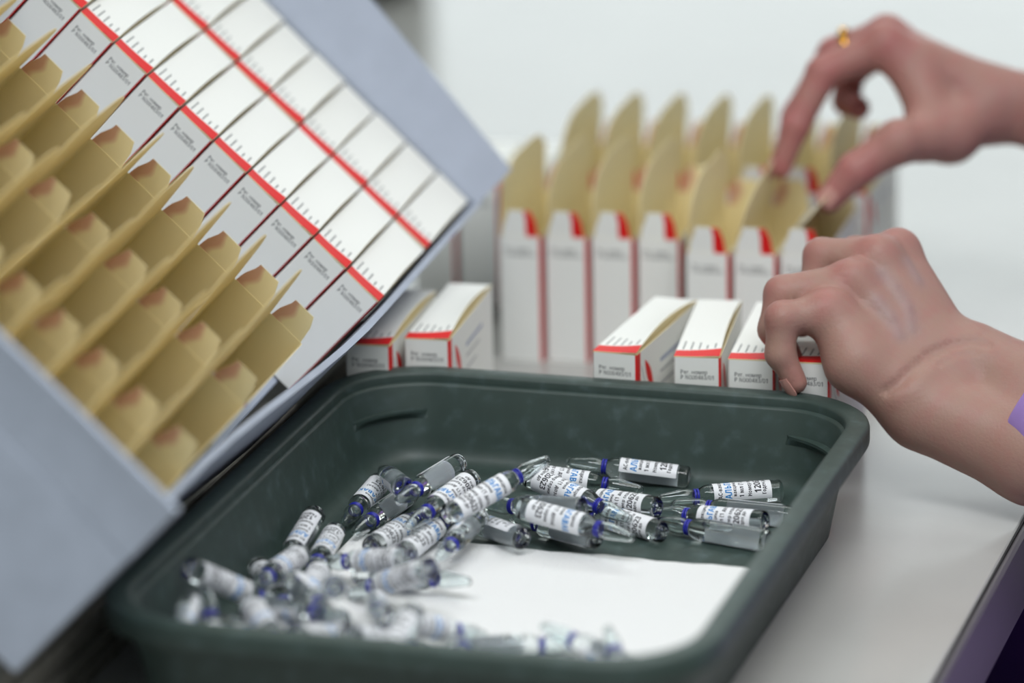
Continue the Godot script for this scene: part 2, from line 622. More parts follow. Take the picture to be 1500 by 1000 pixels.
# the four walls and the bottom: printed outside, cream inside; origin at the top right front corner
func box_body() -> ArrayMesh:
	var st := surf()
	var top := shell_loop(0, 0)
	var bottom := shell_loop(0, -BOX_H)
	var it := shell_loop(0.5, 0)
	var ib := shell_loop(0.5, -BOX_H + 0.5)
	var cream: Vector2 = CREAM_RECT.get_center() / ATLAS
	var white: Vector2 = WHITE_RECT.get_center() / ATLAS
	for i in 8:
		var j := (i + 1) % 8
		var r := WHITE_RECT
		if i == 0: r = FRONT_RECT
		elif i == 2: r = SIDE_RECT
		var a := r.position / ATLAS
		var b := r.end / ATLAS
		var uv := [Vector2(a.x, b.y), Vector2(b.x, b.y), Vector2(b.x, a.y), Vector2(a.x, a.y)]
		if i == 1:
			var q := (SIDE_RECT.position + Vector2(4, 20)) / ATLAS
			uv = [q, q, q, q]
		quad(st, bottom[i], bottom[j], top[j], top[i], uv)
		quad(st, ib[j], ib[i], it[i], it[j], [cream, cream, cream, cream])
		quad(st, top[i], top[j], it[j], it[i], [cream, cream, cream, cream])
	for i in range(1, 7):
		tri(st, bottom[0], bottom[i + 1], bottom[i], white, white, white)
		tri(st, ib[0], ib[i], ib[i + 1], cream, cream, cream)
	return done(st)


func closed_lid(lift: float) -> ArrayMesh:
	var st := surf()
	var g := []
	for r in 13:
		var f := r / 12.0
		var row := []
		for c in 7:
			var e := c / 6.0
			row.append(Vector3(-BOX_W + (BOX_W - 0.9 * sin(PI * f)) * e, 0.55 + lift * e * e * pow(sin(PI * clampf(f * 0.97, 0, 1)), 0.8), -BOX_L * (1.0 - f)))
		g.append(row)
	add_sheet(st, g, 0.45, LID_RECT, CREAM_RECT)
	return done(st)


func tuck(lift: float) -> ArrayMesh:
	var st := surf()
	var g := []
	for r in 3:
		var row := []
		for c in 13:
			var f := 0.02 + 0.96 * c / 12.0
			var top := lift * 0.9 * pow(sin(PI * f), 0.8)
			row.append(Vector3(-0.75 - 0.8 * r - 0.6 * sin(PI * f), top - (top + 7.0) * r / 2.0, -BOX_L * f))
		g.append(row)
	add_sheet(st, g, 0.4, CREAM_RECT, CREAM_RECT)
	return done(st)


# an opened lid: stands up from the left long edge, its tuck with rounded corners on top
func open_lid(lean: float, curl: float) -> ArrayMesh:
	var st := surf()
	var g := []
	var p := Vector2(-BOX_W + 0.3, 0.0)
	var a := lean
	var n := 16
	var height := 38.0
	for r in n + 1:
		var u := height * r / n
		var inset := 0.6 + 0.6 * u / height
		var k := u - (height - 17.0)
		if k > 0: inset += 34.0 - 34.0 * sqrt(maxf(0.0, 1.0 - pow(k / 17.2, 2)))
		var row := []
		for c in 9:
			var z := -inset - (BOX_L - 2.0 * inset) * c / 8.0
			row.append(Vector3(p.x, p.y, z))
		g.append(row)
		a += (curl + (0.05 if absf(u - 24.0) < 1.3 else 0.0)) / n
		p += Vector2(-sin(a), cos(a)) * height / n
	add_sheet(st, g, 0.45, Rect2(214, 60, 30, 30), CREAM_RECT)
	return done(st)


# an end flap; angle 0 stands upright, positive leans outward. front: at z = 0, else at the far end
func dust_flap(front: bool, angle: float) -> ArrayMesh:
	var st := surf()
	var g := []
	var s := 1.0 if front else -1.0
	var z0 := -0.2 if front else -BOX_L + 0.2
	for r in 6:
		var u := 14.5 * r / 5.0
		var left := 1.6 + 0.10 * u + 2.2 * smoothstep(4.0, 13.0, u)
		var right := 1.2 + 0.16 * u + 1.8 * smoothstep(9.0, 14.5, u)
		var row := []
		for c in 7:
			var x := -BOX_W + left + (BOX_W - left - right) * c / 6.0
			row.append(Vector3(x, u * cos(angle), z0 + s * u * sin(angle)))
		g.append(row)
	g.reverse()
	if front: add_sheet(st, g, 0.45, DUST_OUT_RECT, DUST_IN_RECT)
	else: add_sheet(st, g, 0.45, DUST_IN_RECT, DUST_OUT_MIRRORED)
	return done(st)


func make_closed_box(lift: float) -> Node3D:
	var o := Node3D.new()
	part("body", proto.body, mat.printed_card, o)
	part("lid", closed_lid(lift), mat.printed_card, o)
	part("tuck_flap", tuck(lift), mat.printed_card, o)
	return o


func make_open_box(lean: float, curl: float, front_angle: float, back_angle: float, sheer := false) -> Node3D:
	var o := Node3D.new()
	part("body", proto.body, mat.thin_card if sheer else mat.printed_card, o)
	part("lid", open_lid(lean, curl), mat.sheer_card if sheer else mat.thin_card, o)
	part("end_flap", dust_flap(true, front_angle), mat.printed_card, o)
	part("end_flap", dust_flap(false, back_angle), mat.thin_card, o)
	return o


func set_box(source: Node3D, xf: Transform3D, label: String, group: String) -> Node3D:
	var o: Node3D = source.duplicate()
	o.name = numbered("medicine_box")
	add_child(o)
	o.transform = xf
	tag(o, label, "box", group)
	return o


const ORDINAL := ["first", "second", "third", "fourth", "fifth", "sixth", "seventh", "eighth", "ninth", "tenth", "eleventh"]


# ---------------------------------------------------------------- the tilted carton

func carton_frame() -> Transform3D:
	# tipped 44 degrees to the right, its near right edge resting on the tray's rim
	var b := Basis(Vector3(0.7166, -0.6961, -0.0437), Vector3(0.6948, 0.7180, -0.0420), Vector3(0.0606, -0.0003, 0.9982)).orthonormalized()
	return Transform3D(b.scaled_local(Vector3.ONE * 0.955), mm(-48.3, 95.5, 69.1))


func _carton() -> void:
	var t := thing("carton", "big white carton tipped against the tray's left rim, full of small boxes", "carton")
	t.transform = carton_frame()
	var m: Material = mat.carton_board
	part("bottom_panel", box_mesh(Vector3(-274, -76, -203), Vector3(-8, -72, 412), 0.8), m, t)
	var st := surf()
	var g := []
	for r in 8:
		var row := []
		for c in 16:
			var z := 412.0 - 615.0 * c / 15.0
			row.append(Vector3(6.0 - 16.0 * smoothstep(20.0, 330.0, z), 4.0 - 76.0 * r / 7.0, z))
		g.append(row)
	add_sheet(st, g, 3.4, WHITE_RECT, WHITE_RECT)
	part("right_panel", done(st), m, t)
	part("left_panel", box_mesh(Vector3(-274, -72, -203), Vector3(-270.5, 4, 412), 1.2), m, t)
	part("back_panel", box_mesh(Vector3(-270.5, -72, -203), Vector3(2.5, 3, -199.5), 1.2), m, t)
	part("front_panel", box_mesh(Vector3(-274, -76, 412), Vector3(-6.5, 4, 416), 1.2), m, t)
	# the front flap stands straight up, the back flap leans away
	st = surf()
	g = []
	for r in 8:
		var f := 1.0 - r / 7.0
		var row := []
		for c in 10:
			row.append(Vector3(-272.0 + 265.5 * c / 9.0, 4.0 + 34.0 * f, 416.0 + 3.0 * f * f + 0.6 * sin(c * 0.8)))
		g.append(row)
	add_sheet(st, g, 4.0, WHITE_RECT, WHITE_RECT)
	part("front_flap", done(st), m, t)
	st = surf()
	g = []
	for r in 8:
		var f := 1.0 - r / 7.0
		var row := []
		for c in 12:
			var e := c / 11.0
			var h := lerpf(62.0, 30.0, e)
			row.append(Vector3(-272.0 + 277.0 * e, 3.0 + h * f * 0.66, -200.0 - h * f * 0.85))
		g.append(row)
	add_sheet(st, g, 3.5, WHITE_RECT, WHITE_RECT)
	part("back_flap", done(st), m, t)
	# what the carton stands on
	var s := thing("cardboard_stack", "low stack of flat grey-brown cardboard under the tipped carton's lower edge", "cardboard", mm(-170, 0, 190))
	for k in 5:
		part("cardboard_sheet", box_mesh(Vector3(-130 + k * 1.5, k * 7.6, -290 + k * 3), Vector3(78 - (k * 37 % 11) * 0.4, k * 7.6 + 7.0, 330 - (k * 53 % 17)), 0.8), mat.grey_board, s)


func _carton_boxes() -> void:
	var base := carton_frame()
	proto.body = box_body()
	var closed := [make_closed_box(2.2), make_closed_box(2.8), make_closed_box(3.3)]
	for row in 2:
		for k in 11:
			var jit := Vector3(rng.randf_range(-0.15, 0.15), rng.randf_range(-0.6, 0.6), rng.randf_range(-0.7, 0.7))
			var at := Vector3(-24.0 * k - 0.3, 0, -99.0 * row - 0.5) + jit
			set_box(closed[rng.randi() % 3], base * Transform3D(Basis(), at * M), "closed red-banded white box, %s unopened row in the carton, %s from the right" % [["front", "rear"][row], ORDINAL[k]], "unopened boxes in the carton")
	var opened := []
	for k in 10: opened.append(make_open_box(0.13 - 0.027 * k + rng.randf_range(-0.03, 0.03), rng.randf_range(-0.05, 0.05), -2.9, rng.randf_range(0.0, 0.14), true))
	for row in 3:
		for k in 10:
			var jit := Vector3(rng.randf_range(-0.4, 0.4), rng.randf_range(-0.8, 0.8), rng.randf_range(-0.6, 0.6))
			var at := Vector3(-24.8 * k - 14.5, 0, 206.0 + 99.0 * row) + jit
			set_box(opened[k], base * Transform3D(Basis(), at * M), "opened cream-lined box, %s opened row in the carton, %s from the right" % [["back", "middle", "front"][row], ORDINAL[k]], "opened boxes in the carton")
	for o in closed + opened: o.free()


# ---------------------------------------------------------------- boxes on the table

func _standing_boxes() -> void:
	var turn := Basis(Vector3.UP, 0.139)
	var square := Basis(Vector3.UP, 0.03)
	var first := Vector3(-50.8, BOX_H, -144.5)
	var src := [make_open_box(-0.05, 0.0, 0.0, 0.1), make_open_box(-0.09, 0.03, 0.06, 0.0), make_open_box(-0.02, -0.04, 0.03, 0.1)]
	var upright := make_open_box(-0.22, -0.1, 0.05, 0.1)
	var pinched := make_open_box(-0.5, -0.3, 0.05, 0.1)
	for row in 2:
		for k in 7:
			var near := 24.0 if row == 0 and k > 3 else 0.0
			var at := first + turn * Vector3(25.2 * k + BOX_W + 0.3 + near * 0.16 + row * 18.0, 0, -101.0 * row + near)
			var s: Node3D = src[(k + row) % 3]
			var l := "opened white box standing on the table, %s from the left in the %s row" % [ORDINAL[k], ["front", "rear"][row]]
			if row == 0 and k == 5: s = upright; l = "opened white box whose shaded lid is touched by the upper hand's fingertip"
			if row == 0 and k == 6: s = pinched; l = "opened white box, lid pinched between the upper hand's thumb and finger"
			set_box(s, Transform3D(square, at * M), l, "opened boxes standing on the table")
	var shut := make_closed_box(1.5)
	for k in 3:
		var at := first + turn * Vector3(-25.2 * (k + 1) + BOX_W + 12.3, 0, -100.0)
		set_box(shut, Transform3D(turn, at * M), "closed white box in the carton's shade, %s left of the opened rear row" % ORDINAL[k], "closed boxes in the carton's shade")
	for o in src + [upright, pinched, shut]: o.free()


func _closed_boxes_on_table() -> void:
	var src := [make_closed_box(3.6), make_closed_box(4.4), make_closed_box(2.6)]
	# left front top corner, turn, kind, label
	for b in [
		[-68.5, 62.0, 0.06, 0, "closed white box beside the carton's edge, left one of the pair behind the tray"],
		[-42.5, 46.0, 0.07, 1, "closed white box with a bulging lid, right one of the pair behind the tray"],
		[55.5, 45.5, -0.064, 1, "white box showing a red leaf on its side, leftmost of the four before the hands"],
		[97.0, 45.0, 0.128, 0, "closed white box, second of the four behind the tray's right half"],
		[124.0, 43.0, 0.09, 2, "closed white box partly behind the lower hand's knuckles, third of the four"],
		[151.5, 41.0, 0.03, 2, "closed white box held by the lower hand at the tray's corner"],
	]:
		var turn := Basis(Vector3.UP, b[2])
		var at: Vector3 = Vector3(b[0], BOX_H, b[1]) + turn * Vector3(BOX_W, 0, 0)
		set_box(src[b[3]], Transform3D(turn, at * M), b[4], "closed boxes behind the tray")
	for o in src: o.free()


# ---------------------------------------------------------------- ampoules

const GLASS := [[0.5, 0.0], [0.3, 3.0], [0.0, 4.3], [0.35, 4.95], [1.2, 5.32], [2.4, 5.4], [36.0, 5.4], [37.6, 5.25], [39.2, 4.7], [40.6, 3.9], [41.6, 3.35], [42.6, 3.2], [43.6, 3.35], [45.0, 3.9], [47.0, 4.25], [49.0, 4.15], [52.0, 3.65], [56.0, 2.95], [59.0, 2.5], [60.6, 2.2], [61.6, 1.4], [61.9, 0.0]]
const HOLLOW := [[40.2, 0.0], [40.6, 1.6], [41.4, 2.5], [42.6, 2.5], [43.8, 2.8], [45.2, 3.3], [47.0, 3.65], [49.0, 3.55], [52.0, 3.05], [56.0, 2.35], [59.0, 1.9], [60.2, 1.2], [60.5, 0.0]]


func make_ampoule(bubble: int) -> Node3D:
	var o := Node3D.new()
	var st := surf()
	add_rings(st, lathe_rings(GLASS, 28), 1)
	# the empty tip, and the bubble of air that floats to the upper side of the liquid
	add_rings(st, lathe_rings(HOLLOW, 20), 2, true)
	if bubble > 0:
		var long: float = [0.0, 5.0, 8.5][bubble]
		var rings := []
		for k in 11:
			var t := -cos(PI * k / 10.0)
			var r := sqrt(maxf(0.0, 1.0 - t * t))
			var ring := PackedVector3Array()
			for i in 18:
				var a := TAU * i / 18
				ring.append(mm(35.0 - long + t * long, 2.6 + 1.9 * r * cos(a), 3.6 * r * sin(a)))
			rings.append(ring)
		add_rings(st, rings, 3, true)
	part("glass", done(st), mat.glass, o)
	st = surf()
	for x in [41.7, 43.1]:
		var rings := []
		for k in 13:
			var b := TAU * k / 12.0
			var ring := PackedVector3Array()
			for i in 24:
				var a := TAU * i / 24
				var r := 3.42 + 0.5 * cos(b)
				ring.append(mm(x + 0.6 * sin(b), r * cos(a), r * sin(a)))
			rings.append(ring)
		add_rings(st, rings, 0, true)
	part("neck_ring", done(st), mat.blue_enamel, o)
	var lab := ArrayMesh.new()
	st = surf()
	var back := surf()
	var n := 22
	for k in n:
		var p := []
		var q := []
		for e in [k, k + 1]:
			var a := deg_to_rad(-105.0 + 210.0 * e / n)
			for x in [6.0, 34.5]:
				p.append(mm(x, 5.56 * cos(a), 5.56 * sin(a)))
				q.append(mm(x, 5.46 * cos(a), 5.46 * sin(a)))
		var u0 := float(k) / n
		var u1 := float(k + 1) / n
		quad(st, p[0], p[2], p[3], p[1], [Vector2(u0, 1), Vector2(u1, 1), Vector2(u1, 0), Vector2(u0, 0)], 1)
		quad(back, q[2], q[0], q[1], q[3], [], 1)
		quad(back, p[2], p[0], q[0], q[2])
		quad(back, p[1], p[3], q[3], q[1])
	st.generate_normals()
	back.generate_normals()
	st.commit(lab)
	back.commit(lab)
	lab.surface_set_material(0, mat.ampoule_label)
	lab.surface_set_material(1, mat.label_back)
	var l := MeshInstance3D.new()
	l.name = "paper_label"
	l.mesh = lab
	o.add_child(l)
	return o


func _place_ampoule(x: float, y: float, z: float, yaw: float, pitch: float, roll: int, bubble: int, label: String) -> void:
	var o: Node3D = proto.ampoule[bubble].duplicate()
	o.name = numbered("glass_ampoule")
	add_child(o)
	var b := Basis(Vector3.UP, yaw) * Basis(Vector3.BACK, pitch)
	o.transform = Transform3D(b, mm(x, y, z) - b.x * 31.0 * M)
	o.get_node("paper_label").rotation.x = deg_to_rad(roll) * (1.0 if cos(yaw) > 0.0 else -1.0)
	if label: tag(o, label, "ampoule", "loose ampoules in the green tray")
	else: tag(o, "blurred glass ampoule somewhere in the heap along the tray's near left rim", "ampoule", "blurred ampoules heaped behind the near rim")


func _ampoules() -> void:
	proto.ampoule = [make_ampoule(0), make_ampoule(1), make_ampoule(2)]
	_place_ampoule(81.8, 21.8, 78.9, -3.039, 0.087, -20, 1, "clear ampoule lying alone at the back, tip to the left, nearest the tray's back wall")
	_place_ampoule(133.2, 19.4, 98.4, -2.690, 0.000, 0, 1, "clear ampoule with its label facing up, rightmost in the second line from the back")
	_place_ampoule(141.5, 19.4, 149.9, 2.902, 0.000, -115, 2, "front ampoule at the right rim, label underneath, blue ring at its left")
	_place_ampoule(144.6, 19.4, 119.2, 3.060, 0.000, -110, 0, "ampoule with only the back of its label showing, tucked under the right rim")
	_place_ampoule(136.5, 20.2, 133.5, 2.896, -0.087, 40, 0, "ampoule lying against and behind the front one at the right rim")
	_place_ampoule(63.8, 20.2, 96.9, 0.063, -0.087, 30, 0, "ampoule just below the rearmost one, narrow tip pointing right with a blue ring")
	_place_ampoule(68.5, 20.2, 164.6, 2.567, -0.087, -120, 2, "ampoule with a large air bubble, label underneath, frontmost before the white sheet")
	_place_ampoule(37.5, 20.2, 170.5, 2.441, -0.087, -50, 1, "ampoule pointing its base lower right, just left of the big-bubble one")
	_place_ampoule(86.2, 30.8, 184.6, -0.234, -0.087, 40, 1, "ampoule with blurry blue neck ring behind the big-bubble ampoule, tip to the lower right")
	_place_ampoule(92.4, 19.4, 142.6, 2.670, 0.000, 70, 1, "ampoule with rounded base to the right, lying in the centre of the right-hand group")
	_place_ampoule(84.7, 22.6, 128.0, 2.752, -0.087, 40, 0, "ampoule mostly hidden behind the sloping one, dark base to the right")
	_place_ampoule(-32.2, 19.4, 149.1, -1.540, 0.000, -70, 0, "ampoule with label edge showing, leftmost of the three pointing away from the viewer")
	_place_ampoule(-18.0, 19.4, 161.2, -1.703, 0.000, -130, 0, "ampoule with milky tip toward the viewer and purple ring seen through the glass")
	_place_ampoule(-2.0, 19.4, 179.4, 1.385, 0.000, 50, 1, "ampoule with flat base toward the lower left and a printed label, left heap centre")
	_place_ampoule(34.3, 26.6, 205.3, -1.591, 0.000, -100, 1, "ampoule with a blue ring seen end-on beside the corner of the white sheet")
	_place_ampoule(-16.9, 32.2, 147.6, 2.069, -0.175, 180, 1, "ampoule seen as a dark shiny bulb between two upright-looking neighbours")
	_place_ampoule(-40.6, 21.7, 221.4, -1.543, -0.175, 40, 0, "ampoule with white label pointing at the viewer, far left in the heap")
	_place_ampoule(-27.3, 19.4, 222.8, -1.442, 0.000, 20, 0, "blurred ampoule next to the far-left one, round tip toward the viewer")
	_place_ampoule(26.0, 21.8, 249.4, -0.216, 0.087, -130, 1, "ampoule whose thin clear tip rests on the white sheet, blue ring beside it")
	_place_ampoule(-30.3, 19.8, 279.4, -0.957, -0.087, 20, 0, "blurred clear ampoule with domed glass base up, second from the left edge of the heap")
	_place_ampoule(4.4, 29.7, 254.5, 2.676, -0.262, 40, 0, "ampoule lying crosswise behind the front labelled one, only a label strip showing")
	_place_ampoule(6.4, 37.8, 164.3, -1.764, 0.000, -120, 0, "ampoule showing the grey back of its label, frosted tip and blue ring at lower left")
	_place_ampoule(15.0, 21.8, 186.3, 1.401, 0.087, 30, 0, "short-looking ampoule right of the left heap centre, label facing up, tip hidden")
	_place_ampoule(16.8, 33.1, 178.5, -1.801, -0.087, 40, 0, "ampoule with printed label and dark neck sloping down left, top of the left heap")
	_place_ampoule(76.0, 29.1, 144.9, -0.344, -0.175, 45, 0, "ampoule sloping down to the right, white label up, second row of the heap")
	_place_ampoule(57.4, 29.0, 162.6, 2.759, -0.175, -115, 1, "tilted ampoule with highlights, label underneath, in the middle of the heap")
	_place_ampoule(45.5, 42.8, 177.0, 0.906, 0.262, 60, 0, "ampoule lying on top of the heap, its empty tip raised to the upper right")
	_place_ampoule(-32.9, 36.4, 321.0, 0.940, -0.559, 60, 0, "blurred labelled ampoule leaning base-up at the far left of the heap")
	_place_ampoule(-29.9, 30.6, 278.8, -1.599, 0.087, 30, 0, "blurred ampoule behind the far-left heap, label turned to the upper right")
	_place_ampoule(23.2, 29.0, 276.6, 2.659, -0.454, 60, 0, "ampoule with a clear printed label lying across the front of the heap")
	_place_ampoule(-13.3, 24.2, 285.8, -1.457, 0.000, 10, 0, "blurred white-labelled ampoule pointing at the viewer in the middle of the front heap")
	_place_ampoule(95.0, 19.0, 316.0, 0.350, 0.000, 200, 1, "blurred ampoule on the white sheet, blue ring just above the near rim")
	_place_ampoule(132.0, 23.0, 322.0, 2.700, 0.140, 170, 0, "blurred ampoule near the front rim, tip pointing left, second from the right")
	_place_ampoule(78.0, 23.0, 350.0, 1.600, 0.140, 30, 0, "")
	_place_ampoule(150.0, 25.0, 345.0, 2.000, 0.244, 190, 0, "blurred ampoule at the front rim, rightmost of the few showing a round end")
	_place_ampoule(110.0, 23.0, 368.0, 3.000, 0.140, 288, 0, "")
	_place_ampoule(30.0, 19.0, 330.0, 0.900, 0.000, 209, 0, "")
	_place_ampoule(63.3, 25.8, 365.4, 2.731, -0.314, 155, 0, "")
	_place_ampoule(7.5, 28.3, 353.3, 4.387, 0.000, 172, 0, "")
	_place_ampoule(-6.1, 25.3, 353.4, 1.479, -0.279, 264, 0, "")
	_place_ampoule(-1.0, 39.7, 372.0, 5.306, 0.000, 40, 0, "")
	_place_ampoule(38.6, 26.2, 337.9, 1.508, 0.035, 186, 0, "")
	_place_ampoule(-28.6, 25.6, 340.1, 4.025, 0.244, 155, 1, "")
	_place_ampoule(2.5, 36.4, 323.0, 5.323, 0.070, 265, 1, "")
	_place_ampoule(23.7, 35.0, 364.0, 1.364, -0.349, 344, 1, "")
	_place_ampoule(-38.6, 39.0, 377.9, 4.926, -0.035, 233, 0, "")
	_place_ampoule(30.7, 30.9, 315.2, 5.075, 0.244, 250, 1, "")
	_place_ampoule(49.4, 28.8, 350.3, 1.062, -0.419, 0, 0, "")
	_place_ampoule(11.0, 37.0, 313.7, 1.868, -0.419, 350, 1, "")
	_place_ampoule(60.7, 27.2, 322.5, 1.000, -0.384, 113, 0, "")
	_place_ampoule(53.8, 30.8, 372.7, 4.576, -0.419, 321, 1, "")
	_place_ampoule(4.6, 38.1, 344.9, 5.745, 0.209, 169, 1, "")
	_place_ampoule(-26.3, 34.3, 372.1, 2.050, 0.419, 278, 0, "")
	for o in proto.ampoule: o.free()


func _background() -> void:
	var o := part("equipment_case", box_mesh(Vector3(-80, 0, -50), Vector3(80, 110, 50), 12), mat.dark_plastic, self)
	o.position = mm(-452, 0, -1000)
	tag(o, "out-of-focus dark object at the far left edge of the table, behind the carton", "case")


# ---------------------------------------------------------------- the person

# joints of the near (left) hand, which holds a box, and of the far (right) hand, which pinches a lid
const LH := {
	"wrist": Vector3(230.8, 57.0, 20.0), "wr_u": Vector3(239.6, 66.7, 8.0), "wr_l": Vector3(220.4, 49.4, 36.0),
	"fore_u": Vector3(272.4, 51.3, 16.0), "fore_l": Vector3(277.0, 33.0, 40.0),
	"p0": Vector3(172.5, 94.8, 33.0), "p1": Vector3(152.3, 94.5, 46.0), "p2": Vector3(152.2, 77.5, 50.0), "p3": Vector3(160.0, 63.4, 50.0),
	"r0": Vector3(180.6, 105.9, 14.0), "r1": Vector3(147.6, 100.9, 26.0), "r2": Vector3(145.3, 84.8, 34.0), "r3": Vector3(152.6, 69.0, 30.0),
	"m0": Vector3(189.6, 113.6, -3.0), "m1": Vector3(160.0, 112.0, -6.0), "m2": Vector3(158.4, 96.7, 2.0), "m3": Vector3(153.0, 80.3, 8.0),
	"i0": Vector3(196.2, 113.0, -19.0), "i1": Vector3(171.3, 106.0, -34.0), "i2": Vector3(160.5, 95.8, -32.0), "i3": Vector3(153.0, 80.5, -26.0),
	"hyp": Vector3(187.5, 73.0, 41.0),
	"t0": Vector3(221.0, 64.0, -8.0), "t1": Vector3(204.4, 82.1, -16.0), "t2": Vector3(196.0, 80.0, 4.0), "t3": Vector3(190.0, 70.0, 14.0),
}
const RH := {
	"wrist": Vector3(200.3, 133.5, -243.0), "wr_u": Vector3(200.3, 138.0, -243.0), "wr_l": Vector3(200.3, 129.0, -243.0),
	"fore_u": Vector3(250.2, 136.0, -243.0), "fore_l": Vector3(250.4, 121.0, -243.0),
	"i0": Vector3(143.7, 165.9, -232.0), "i1": Vector3(112.0, 151.9, -220.0), "i2": Vector3(100.1, 124.7, -206.0), "i3": Vector3(93.1, 102.5, -200.0),
	"m0": Vector3(140.9, 166.4, -252.0), "m1": Vector3(111.7, 155.5, -250.0), "m2": Vector3(93.5, 122.7, -236.0), "m3": Vector3(88.8, 99.4, -224.0),
	"r0": Vector3(141.7, 159.2, -270.0), "r1": Vector3(115.2, 139.5, -274.0), "r2": Vector3(114.7, 124.2, -268.0), "r3": Vector3(123.8, 123.3, -258.0),
	"p0": Vector3(145.7, 147.6, -284.0), "p1": Vector3(124.5, 146.1, -290.0), "p2": Vector3(121.9, 142.2, -282.0), "p3": Vector3(128.1, 144.9, -272.0),
	"t0": Vector3(182.8, 122.0, -218.0), "t1": Vector3(160.3, 123.9, -188.0), "t2": Vector3(139.6, 110.0, -176.0), "t3": Vector3(126.8, 95.0, -170.0),
}


# bones: [from, to, radius there, radius here, group]; group 0 is what the fingers (1 to 5) grow out of
func hand_bones(h: Dictionary, fore: float, elbow: Vector3, upper: float) -> Array:
	var b := []
	b.append([h.wr_u, h.fore_u, fore * 0.80, fore, 0])
	b.append([h.wr_l, h.fore_l, fore * 0.80, fore, 0])
	b.append([h.fore_u, elbow, fore, upper, 0])
	b.append([h.fore_l, elbow, fore, upper, 0])
	var base := {"i": 0.75, "m": 0.55, "r": 0.35, "p": 0.1}
	for f in ["i", "m", "r", "p"]:
		var from: Vector3 = h.wr_l.lerp(h.wr_u, base[f])
		b.append([from, h[f + "0"], 15.5, 10.0 if f != "p" else 9.5, 0])
	return b


func finger_bones(h: Dictionary, f: String, group: int, r: Array) -> Array:
	var b := []
	for k in 3: b.append([h[f + str(k)], h[f + str(k + 1)], r[k], r[k + 1], group])
	return b


func smin(a: float, b: float, k: float) -> float:
	var h := maxf(k - absf(a - b), 0.0) / k
	return minf(a, b) - h * h * k * 0.25


func cone_distance(p: Vector3, a: Vector3, b: Vector3, ra: float, rb: float) -> float:
	var ab := b - a
	var t := clampf((p - a).dot(ab) / maxf(ab.length_squared(), 1e-6), 0.0, 1.0)
	return p.distance_to(a + ab * t) - lerpf(ra, rb, t)


